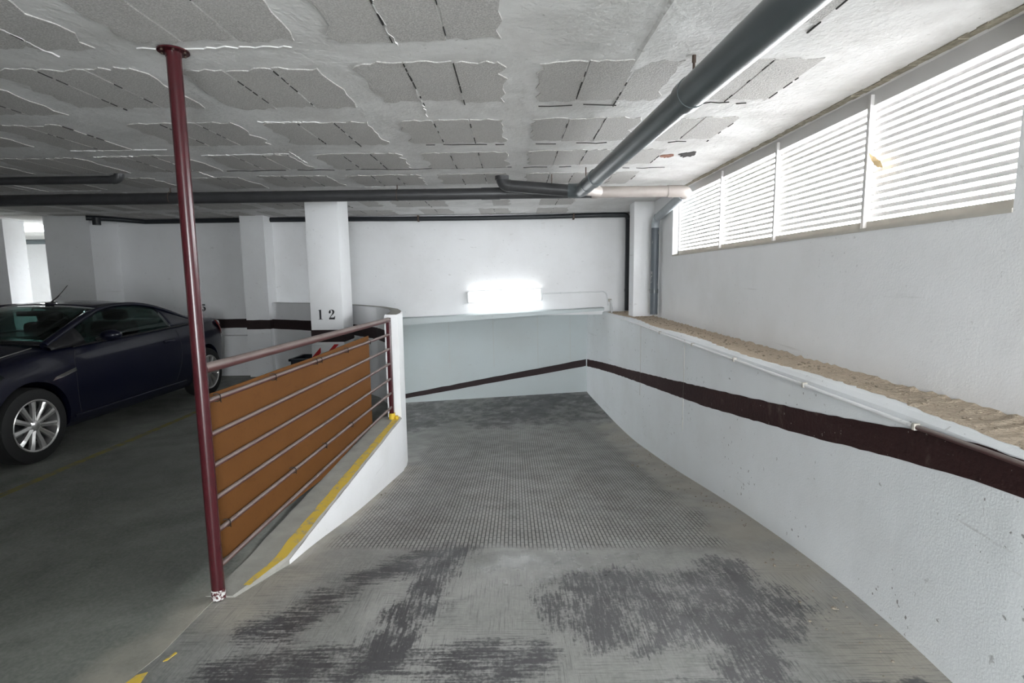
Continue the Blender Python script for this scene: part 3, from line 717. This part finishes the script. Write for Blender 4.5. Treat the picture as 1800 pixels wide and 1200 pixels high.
adopt(pv, tube('elbow', bend((1.722, 6.3, 2.12), (1.722, 6.58, 2.085), (1.722, 6.58, 1.8), .10, 8), .049, 'pvc_grey', None, 20))
adopt(pv, tube('upright_length', [(1.722, 6.58, 2.03), (1.722, 6.58, .94)], .046, 'pvc_splash', None, 20))
adopt(pv, tube('collar', [(1.722, 6.58, 1.25), (1.722, 6.58, 1.20)], .051, 'pvc', None, 20))
# big pipe along the ceiling near the window
bp = thing('drain_pipe', 'large dark grey drain pipe running away under the ceiling with a short black branch', 'pipe', (.7, 3, 2.18))
A, B = Vector((0.985, -1.0, 2.215)), Vector((0.630, 4.72, 2.178))
def on(t): return A+(B-A)*t
def aty(y): return on((y-A.y)/(B.y-A.y))
RB = 0.062
adopt(bp, tube('pipe_length', [A, aty(2.45)], RB+.004, 'pvc', None, 32)); adopt(bp, tube('pipe_length', [aty(2.45), B], RB-.003, 'pvc', None, 32))
adopt(bp, tube('coupling', [aty(2.39), aty(2.47)], RB+.007, 'pvc', None, 32)); adopt(bp, tube('coupling', [aty(4.28), aty(4.42)], RB+.004, 'pvc', None, 32))
adopt(bp, tube('elbow', [aty(4.6)]+bend(aty(4.4), Vector((.615, 4.93, 2.176)), Vector((.2, 4.98, 2.2)), .11, 8), RB, 'pvc', None, 28))
adopt(bp, tube('side_stub', [(.64, 4.88, 2.18), (.80, 5.12, 2.20)], .05, 'pvc_pale', None, 20))
for y in (2.386,):
    p = aty(y); adopt(bp, tube('hanger_rod', [(p.x-.0, y, H), (p.x, y, p.z+.05)], .006, 'steel', None, 8)); adopt(bp, tube('hanger_nut', [(p.x, y, H-.03), (p.x, y, H)], .009, 'steel', None, 6))
p = aty(4.7); adopt(bp, tube('hanger_rod', [(p.x, 4.7, H), (p.x, 4.7, p.z+.04)], .005, 'steel', None, 8))
adopt(bp, tube('branch_length', [(.56, 4.94, 2.178), (-.02, 5.03, 2.245)], .053, 'pvc_old', None, 22))
adopt(bp, tube('branch_elbow', bend((.2, 5.0, 2.22), (-.09, 5.04, 2.253), (-.09, 5.04, 2.4), .075, 8), .056, 'pvc_old', None, 22))
adopt(bp, tube('ceiling_collar', [(-.09, 5.04, 2.300), (-.09, 5.04, H)], .064, 'pvc_old', None, 20)); adopt(bp, tube('hanger_rod', [(.36, 4.97, H), (.36, 4.97, 2.24)], .004, 'steel', None, 6))
# black hose-like pipe along the top of the back wall
bk = thing('wall_pipe', 'thin black pipe along the top of the back wall turning down at the right corner', 'pipe', (0, YB, 2.3))
pts = [(-5.86, 7.5, 2.30), (-5.6, 7.7, 2.298), (-5.4, YB-.045, 2.295), (-4, YB-.045, 2.298), (-2.6, YB-.045, 2.296), (-1.3, YB-.045, 2.285), (-.5, YB-.045, 2.283), (.5, YB-.045, 2.29), (1.3, YB-.045, 2.303)]
adopt(bk, tube('pipe_length', pts, .034, 'black', None, 14))
adopt(bk, tube('elbow', [(1.3, YB-.045, 2.303)]+bend((1.3, YB-.045, 2.303), (1.70, YB-.045, 2.303), (1.70, YB-.045, 1.8), .06), .036, 'black', None, 14))
adopt(bk, tube('upright_length', [(1.70, YB-.045, 2.24), (1.70, YB-.045, .90)], .034, 'black', None, 14)); adopt(bk, tube('collar', [(1.70, YB-.045, 1.22), (1.70, YB-.045, 1.18)], .038, 'black', None, 14))
adopt(bk, tube('end_cap', [(-5.70, 7.48, 2.20), (-5.70, 7.48, 2.30)], .05, 'black', None, 14))
for x in (-1.38, .9): adopt(bk, box('clip', (x-.012, YB-.085, 2.245), (x+.012, YB-.001, 2.33), 'steel', None, .004))
lp = thing('ceiling_pipe', 'short dark capped pipe under the ceiling left of the maroon pole', 'pipe', (-4, 4.75, 2.3))
adopt(lp, tube('pipe_length', [(-9.4, 4.72, 2.282), (-3.42, 4.72, 2.290)], .034, 'pvc_old', None, 18)); adopt(lp, tube('elbow', bend((-3.6, 4.72, 2.29), (-3.36, 4.72, 2.29), (-3.36, 4.72, 2.4), .06), .038, 'pvc_old', None, 18))
an = thing('ceiling_pipe', 'short grey pipe under the ceiling of the bright space beyond the opening', 'pipe', (-9.5, 10.9, 2.28))
adopt(an, tube('pipe_length', [(-11.5, 10.9, 2.24), (-9.25, 10.9, 2.24)], .05, 'pvc', None, 16)); adopt(an, tube('end_cap', [(-9.28, 10.9, 2.24), (-9.16, 10.9, 2.24)], .057, 'pvc_grey', None, 16))

# ------------------------------------------------------------------ railing with the floor-to-ceiling pole
P0 = Vector((-1.345, 2.26, 0)); P1 = Vector((-1.150, 4.905, 0))
rl = thing('railing', 'maroon steel railing with a floor-to-ceiling pole, handrail and six bars on the kerb', 'railing', P0)
V, F = tube_data([(P0.x, P0.y, 0.012), (P0.x, P0.y, H-.006)], .0275, 28); o = mesh_obj('pole', V, F, 'maroon', None, True); o.data.set_sharp_from_angle(angle=math.radians(50)); adopt(rl, o)
o = lathe('ceiling_flange', [(H-.004, 0), (H-.004, .058), (H-.010, .058), (H-.012, .030), (H-.03, .029)], 'maroon', None, 28, 'Z'); o.location = (P0.x, P0.y, 0); adopt(rl, o)
for k in range(6):
    a = 2*math.pi*k/6; adopt(rl, tube('bolt', [(P0.x+.046*math.cos(a), P0.y+.046*math.sin(a), H-.009), (P0.x+.046*math.cos(a), P0.y+.046*math.sin(a), H-.016)], .005, 'steel', None, 6))
o = lathe('worn_foot', [(0, .0), (0.0, .030), (.03, .0295), (.045, .0280), (.045, 0)], 'foot', None, 20, 'Z'); o.location = (P0.x, P0.y, 0); adopt(rl, o)
adopt(rl, box('end_post', (P1.x-.02, P1.y-.02, kz(4.9)+.03), (P1.x+.02, P1.y+.02, 1.062), 'maroon', None, .004))
adopt(rl, tube('post_foot', [(P1.x, P1.y, kz(4.9)-.005), (P1.x, P1.y, kz(4.9)+.055)], .030, 'yellow', None, 16))
adopt(rl, tube('foot_bolt', [(P1.x+.045, P1.y-.01, kz(4.9)-.005), (P1.x+.045, P1.y-.01, kz(4.9)+.03)], .016, 'yellow', None, 10))
d = (P1-P0)
for i, (za, zb) in enumerate([(1.043, 1.043), (.897, .908), (.745, .775), (.602, .637), (.453, .495), (.303, .360), (.137, .228)]):
    a = Vector((P0.x+.02*(d.x/d.y), P0.y+.02, za)); b_ = Vector((P1.x, P1.y-.01, zb))
    adopt(rl, tube('handrail' if i == 0 else 'bar', [a, b_], .0225 if i == 0 else .0115, 'rail', None, 18))

# hardboard sheets wired to the parking side of the railing
def railpt(y, off): 
    t = (y-P0.y)/d.y; return Vector((P0.x+d.x*t-off, y, 0))
def sheet(label, ya, yb, zt0, zt1, zb0, zb1, ties):
    a = railpt(ya, .018); b_ = railpt(yb, .018); th = Vector((-.005, 0, 0))
    t = thing('hardboard_sheet', label, 'board', (a.x, (ya+yb)/2, zb0))
    n = 8; V, F = [], []
    for i in range(n+1):
        f = i/n; p = a+(b_-a)*f; p.x += .003*math.sin(f*7)
        for q in (p, p+th):
            V += [(q.x, q.y, zb0+(zb1-zb0)*f), (q.x, q.y, zt0+(zt1-zt0)*f)]
    for i in range(n):
        A4 = [4*i+k for k in (0, 1, 3, 2)]
        for k in range(4): F.append((A4[k], A4[(k+1) % 4], A4[(k+1) % 4]+4, A4[k]+4))
    F += [(0, 1, 3, 2), (4*n, 4*n+1, 4*n+3, 4*n+2)]
    adopt(t, mesh_obj('panel', V, F, 'hardboard'))
    for (y, z) in ties:
        c_ = railpt(y, .006)
        pts = [(c_.x+.022*math.cos(a_), y+.006*math.sin(a_*1.5), z+.018*math.sin(a_)) for a_ in [2*math.pi*i/14 for i in range(15)]]+[(c_.x+.018, y+.008, z-.022)]
        adopt(t, tube('wire_tie', pts, .0022, 'wire', None, 5))
    return t
def barz(y, i):
    za, zb = [(.897, .908), (.745, .775), (.602, .637), (.453, .495), (.303, .360)][i]; return za+(zb-za)*(y-P0.y)/d.y
sheet('larger orange-brown hardboard sheet wired behind the railing next to the pole', 2.30, 3.390, .920, .927, .145, .110, [(2.36, barz(2.36, 0)), (2.85, barz(2.85, 0)), (3.36, barz(3.36, 0)), (2.36, barz(2.36, 4)), (3.0, barz(3.0, 4))])
sheet('smaller orange-brown hardboard sheet wired behind the far end of the railing', 3.394, 4.41, .929, .952, .110, .190, [(3.43, barz(3.43, 0)), (3.88, barz(3.88, 0)), (4.36, barz(4.36, 0)), (3.43, barz(3.43, 4)), (3.9, barz(3.9, 4))])
# dark bin at the pillar
t = thing('crate', 'dark plastic crate showing above the hardboard left of the numbered pillar', 'crate', (-2.50, 6.5, 0))
b = bmesh.new()
for a_, b_ in [((-2.66, 6.3, 0), (-2.34, 6.32, .46)), ((-2.66, 6.68, 0), (-2.34, 6.70, .46)), ((-2.66, 6.3, 0), (-2.64, 6.7, .46)), ((-2.36, 6.3, 0), (-2.34, 6.7, .46)), ((-2.66, 6.3, 0), (-2.34, 6.7, .02))]: add_box(b, a_, b_, None, .004)
adopt(t, bm_obj('tub', b, 'bin', None, 35))
b = bmesh.new()
for a_, b_ in [((-2.68, 6.28, .455), (-2.32, 6.32, .485)), ((-2.68, 6.68, .455), (-2.32, 6.72, .485)), ((-2.68, 6.28, .455), (-2.64, 6.72, .485)), ((-2.36, 6.28, .455), (-2.32, 6.72, .485))]: add_box(b, a_, b_, None, .006)
adopt(t, bm_obj('rim', b, 'bin', None, 35))

# ------------------------------------------------------------------ car
# car space: x from nose (0) to tail, y to the side (+ = side facing the ramp), z up
car = thing('car', 'dark navy blue two-door coupe parked nose forward in the left bay', 'car', (-4.595, 5.3, 0))
CO = Vector((-4.595, 3.34, 0)); CS = 0.976
def cw(x, y, z): return (CO.x+CS*y, CO.y+CS*x, CO.z+CS*(z if z < .95 else .95+(z-.95)*.78))
def catmull(P, n):
    out = []
    for i in range(len(P)-1):
        p0 = P[max(i-1, 0)]; p1 = P[i]; p2 = P[i+1]; p3 = P[min(i+2, len(P)-1)]
        for k in range(n):
            t = k/n
            out.append(tuple(0.5*((2*b_)+(c_-a_)*t+(2*a_-5*b_+4*c_-d_)*t*t+(3*b_-a_-3*c_+d_)*t**3) for a_, b_, c_, d_ in zip(p0, p1, p2, p3)))
    out.append(tuple(P[-1])); return out
ST = [  # x, zbottom, zshoulder, ztop, halfwidth
    (0.00, .30, .52, .56, .52), (.05, .24, .60, .65, .66), (.18, .20, .68, .735, .755), (.40, .19, .755, .82, .815), (.75, .19, .83, .90, .838), (1.05, .19, .875, .955, .842), (1.4, .19, .892, .935, .842),
    (1.9, .19, .905, .935, .842), (2.4, .19, .92, .945, .842), (2.85, .19, .935, .975, .842), (3.2, .20, .955, 1.015, .834), (3.5, .22, .965, 1.03, .808), (3.72, .25, .955, 1.02, .765), (3.84, .29, .91, .975, .715), (3.90, .36, .82, .87, .66), (3.925, .44, .72, .76, .60)]
ST = catmull(ST, 4)
def ring(s):
    x, zb, zs, zt, w_ = s
    half = [(0, zb), (.5*w_, zb), (.90*w_, zb), (.965*w_, zb+.05), (.985*w_, zb+.14), (1.0*w_, zb+(zs-zb)*.45), (1.003*w_, zb+(zs-zb)*.62), (.992*w_, zb+(zs-zb)*.74), (.985*w_, zb+(zs-zb)*.80), (.965*w_, zs-.03), (.925*w_, zs+.005), (.84*w_, zs+(zt-zs)*.35), (.62*w_, zs+(zt-zs)*.75), (.3*w_, zs+(zt-zs)*.96), (0, zt)]
    return [cw(x, y, z) for y, z in half]+[cw(x, -y, z) for y, z in half[-2:0:-1]]
R_ = [ring(s) for s in ST]; nc = len(R_[0])
V = [v for r in R_ for v in r]; F = [(i*nc+j, i*nc+(j+1) % nc, (i+1)*nc+(j+1) % nc, (i+1)*nc+j) for i in range(len(R_)-1) for j in range(nc)]
F += [tuple(range(nc)), tuple((len(R_)-1)*nc+j for j in range(nc))]
body = mesh_obj('body', V, F, 'carpaint', None, True)
WH = [(0.80, 1), (3.29, 1), (0.80, -1), (3.29, -1)]
WR = 0.308
cutters = []
for (x, s) in WH:
    b = bmesh.new(); bmesh.ops.create_cone(b, cap_ends=True, segments=40, radius1=.342, radius2=.342, depth=.5)
    c_ = bm_obj('cutter', b, 'trim'); c_.rotation_euler = (0, math.pi/2, 0); c_.location = cw(x, s*.80, WR+.005); cutters.append(c_)
    md = body.modifiers.new('arch', 'BOOLEAN'); md.object = c_; md.operation = 'DIFFERENCE'; md.solver = 'EXACT'
dg = bpy.context.evaluated_depsgraph_get(); dg.update()
nm = bpy.data.meshes.new_from_object(body.evaluated_get(dg)); body.modifiers.clear(); body.data = nm
for c_ in cutters: bpy.data.objects.remove(c_)
nm.materials.clear(); nm.materials.append(M['carpaint']); nm.polygons.foreach_set('material_index', [0]*len(nm.polygons))
nm.polygons.foreach_set('use_smooth', [True]*len(nm.polygons)); nm.set_sharp_from_angle(angle=math.radians(38)); adopt(car, body)
# greenhouse
CL = catmull([(1.02, .955), (1.32, 1.10), (1.62, 1.235), (1.88, 1.318), (2.12, 1.352), (2.40, 1.348), (2.66, 1.300), (2.90, 1.205), (3.08, 1.105), (3.22, 1.02)], 4)   # centre line x, z
RLc = catmull([(1.06, .925, .735), (1.36, 1.06, .685), (1.66, 1.185, .625), (1.92, 1.262, .580), (2.16, 1.292, .565), (2.42, 1.285, .570), (2.66, 1.235, .595), (2.88, 1.145, .635), (3.04, 1.06, .675), (3.16, .99, .715)], 4)     # side rail
def top_row(i):
    (xc, zc), (xr, zr_, yr) = CL[i], RLc[i]; row = []
    for k in range(-5, 6):
        f = abs(k)/5; s = 1 if k >= 0 else -1
        row.append(cw(xc+(xr-xc)*f*f, s*yr*f, zc+(zr_-zc)*f**2.4))
    return row
TR = [top_row(i) for i in range(len(CL))]
def gpatch(name, rows_, mat):
    o = grid(name, rows_, mat, None, True); sm_ = o.modifiers.new('thick', 'SOLIDIFY'); sm_.thickness = .006; adopt(car, o); return o
gpatch('windshield', TR[1:13], 'glass'); gpatch('roof', TR[12:26], 'carpaint'); gpatch('rear_window', TR[25:36], 'glass'); gpatch('cowl', TR[0:2], 'trim')
for s in (1, -1):
    rail = [Vector(cw(x, s*y, z)) for x, z, y in RLc]
    o = tube('roof_rail', rail, [.030]*10+[.022]*(len(rail)-10), 'carpaint', None, 10); adopt(car, o)
    belt = [Vector(cw(x, s*.792, interp(x, [1.0, 1.4, 2.85, 3.2], [.885, .895, .94, .96]))) for x, z, y in RLc]
    side = [[belt[i]+(rail[i]-belt[i])*(k/4)+Vector((s*.018*math.sin(math.pi*k/4), 0, 0)) for k in range(5)] for i in range(len(rail))]
    gpatch('side_window', side[5:25], 'glass'); gpatch('front_corner', side[0:6], 'trim'); gpatch('rear_quarter', side[24:], 'carpaint')
    o = tube('window_trim', [b_ + Vector((s*.006, 0, 0)) for b_ in belt[3:32]], .010, 'trim', None, 6); adopt(car, o)
    # mirror
    b = bmesh.new(); r = bmesh.ops.create_uvsphere(b, u_segments=18, v_segments=12, radius=1)
    for v in b.verts:
        v.co = Vector(cw(1.60+v.co.y*.075+(0.03 if v.co.y > 0 else 0)*0, s*(.905+v.co.x*.095), .965+v.co.z*.062))
    mo = bm_obj('door_mirror', b, 'carpaint', None, True); adopt(car, mo)
    adopt(car, tube('mirror_arm', [cw(1.58, s*.78, .92), cw(1.60, s*.86, .945)], .02, 'trim', None, 8))
    adopt(car, box('door_handle', tuple(Vector(cw(2.46, s*.842, .775))-Vector((.012, 0, 0))), tuple(Vector(cw(2.62, s*.842, .80))+Vector((.018, 0, 0))), 'carpaint', None, .006))
    # door shut lines, sill strip, rub strip and the bright side vent
    def sidex(x, z):
        i = min(range(len(ST)), key=lambda q: abs(ST[q][0]-x)); w_ = ST[i][4]; zb, zs = ST[i][1], ST[i][2]; f = (z-zb)/(zs-zb)
        return s*w_*interp(f, [0, .07, .2, .45, .62, .74, .80, .96], [.9, .965, .985, 1.0, 1.003, .992, .985, .965])
    for pts in ([(1.28, .86), (1.24, .7), (1.24, .45), (1.27, .27)], [(2.72, .90), (2.76, .75), (2.74, .55), (2.66, .36), (2.55, .27)]):
        pp = catmull(pts, 5); adopt(car, tube('door_seam', [cw(x, sidex(x, z)+s*.0, z) for x, z in pp], .0022, 'tyre', None, 5))
    pp = [(1.2+0.06*i, .285) for i in range(28)]
    adopt(car, tube('sill_strip', [cw(x, sidex(x, z), z) for x, z in pp], .012, 'carpaint', None, 8))
    Vv = [(.98, .640), (1.02, .668), (1.24, .715), (1.24, .685), (1.1, .655)]
    V = [cw(x, sidex(x, z)+s*.001, z) for x, z in Vv]+[cw(x, sidex(x, z)+s*.009, z) for x, z in Vv]; n = len(Vv)
    adopt(car, mesh_obj('side_vent', V, [tuple(range(n)), tuple(range(n, 2*n))]+[(i, (i+1) % n, n+(i+1) % n, n+i) for i in range(n)], 'chrome'))
    # tail lamp wrapped round the corner
    tl = []
    for i, x in enumerate([3.60, 3.68, 3.74, 3.79, 3.83, 3.86, 3.89]):
        k = min(range(len(ST)), key=lambda q: abs(ST[q][0]-x)); w_ = interp(x, [q[0] for q in ST], [q[4] for q in ST]); zs = interp(x, [q[0] for q in ST], [q[2] for q in ST])
        zt_ = zs-.02; zb_ = max(.74, zs-.06-.17*min(1, i/4)); tl.append([cw(x, s*(w_*1.008+.003), zb_), cw(x, s*(w_*1.004+.004), (zt_+zb_)/2), cw(x, s*(w_*.975+.004), zt_)])
    gpatch('tail_lamp', tl, 'taillight')
    hl = []
    for i, x in enumerate([.10, .16, .24, .34, .46, .58]):
        w_ = interp(x, [q[0] for q in ST], [q[4] for q in ST]); zs = interp(x, [q[0] for q in ST], [q[2] for q in ST]); hgt = .10*(1-i/5)+.02
        hl.append([cw(x, s*(w_*.995+.004), zs-.04-hgt), cw(x, s*(w_*.985+.004), zs-.04-hgt/2), cw(x, s*(w_*.955+.004), zs-.035)])
    gpatch('headlamp', hl, 'glass')
adopt(car, tube('hood_edge', [cw(x, .58+.13*(x-.2), interp(x, [.15, .4, .75, 1.05], [.705, .792, .872, .925])) for x in [.2+.1*i for i in range(9)]], .004, 'alloy', None, 5))
ant = catmull([(1.97, 1.330), (2.00, 1.365), (2.07, 1.42), (2.20, 1.56)], 5)
adopt(car, tube('antenna', [cw(x, 0.05, z) for x, z in ant], [.010]*5+[.0055]*6+[.003]*5, 'trim', None, 8))
adopt(car, box('antenna_foot', cw(1.92, .03, 1.318), cw(2.05, .07, 1.352), 'trim', None, .01))
# interior
for s in (.36, -.36):
    b = bmesh.new(); add_box(b, cw(2.30, s-.22, .80), cw(2.46, s+.22, 1.06), None, .05); adopt(car, bm_obj('seat_back', b, 'seat', None, True))
    b = bmesh.new(); add_box(b, cw(2.36, s-.12, 1.07), cw(2.47, s+.12, 1.21), None, .045); adopt(car, bm_obj('headrest', b, 'seat', None, True))
b = bmesh.new(); add_box(b, cw(1.15, -.68, .88), cw(1.55, .68, .965), None, .03); adopt(car, bm_obj('dashboard', b, 'trim', None, True))
adopt(car, tube('steering_wheel', [cw(1.72+.09*math.sin(a), .36+.18*math.cos(a), .985+.15*math.sin(a)) for a in [2*math.pi*i/24 for i in range(25)]], .014, 'trim', None, 8))
b = bmesh.new(); add_box(b, cw(1.76, -.12, 1.185), cw(1.80, .12, 1.25), None, .012); adopt(car, bm_obj('rear_view_mirror', b, 'trim', None, True)); adopt(car, tube('mirror_stalk', [cw(1.80, 0, 1.24), cw(1.84, 0, 1.30)], .01, 'trim', None, 6))
# bumper grille and plate area at the nose
adopt(car, box('grille', cw(-.012, -.42, .30), cw(.05, .42, .40), 'trim', None, .008))
# wheels: tyre > rim, hub, spokes
def wheel(x, s):
    base = cw(x, s*.742, WR-.0)
    tyre = lathe('wheel', [(-.095, .20), (-.098, .27), (-.088, .296), (-.055, .308), (.055, .308), (.088, .296), (.098, .27), (.095, .215), (.075, .200)], 'tyre', None, 40)
    tyre.location = base; tyre.scale = (CS, CS, CS); adopt(car, tyre)
    def sub(o): o.parent = tyre; return o
    sub(lathe('rim', [(s*.099, .214), (s*.103, .208), (s*.095, .198), (s*.05, .192), (-s*.06, .19)], 'alloy', None, 40)); sub(lathe('brake_disc', [(s*.03, .0), (s*.03, .15), (s*.02, .15)], 'trim', None, 28))
    sub(lathe('hub_cap', [(s*.096, 0), (s*.095, .026), (s*.088, .036), (s*.080, .052), (s*.05, .055)], 'alloy', None, 24))
    V0 = []
    prof = [(.040, .017, .084), (.09, .016, .088), (.15, .018, .094), (.205, .023, .093)]   # radius, half width, height
    for (r, hw, hx) in prof: V0 += [(s*(hx-.03), -hw, r), (s*(hx-.006), -hw, r), (s*(hx+.004), -hw*.25, r), (s*(hx-.006), hw, r), (s*(hx-.03), hw, r)]
    F0 = [(5*i+j, 5*i+j+1, 5*i+j+6, 5*i+j+5) for i in range(3) for j in range(4)]+[(0, 1, 2, 3, 4), (15, 16, 17, 18, 19)]
    sp0 = mesh_obj('spoke', V0, F0, 'alloy', tyre)
    for k in range(1, 11):
        o = bpy.data.objects.new('spoke', sp0.data); link(o, tyre); o.rotation_euler = (2*math.pi*k/11, 0, 0)
for (x, s) in WH: wheel(x, s)
print('blocks', nblk)
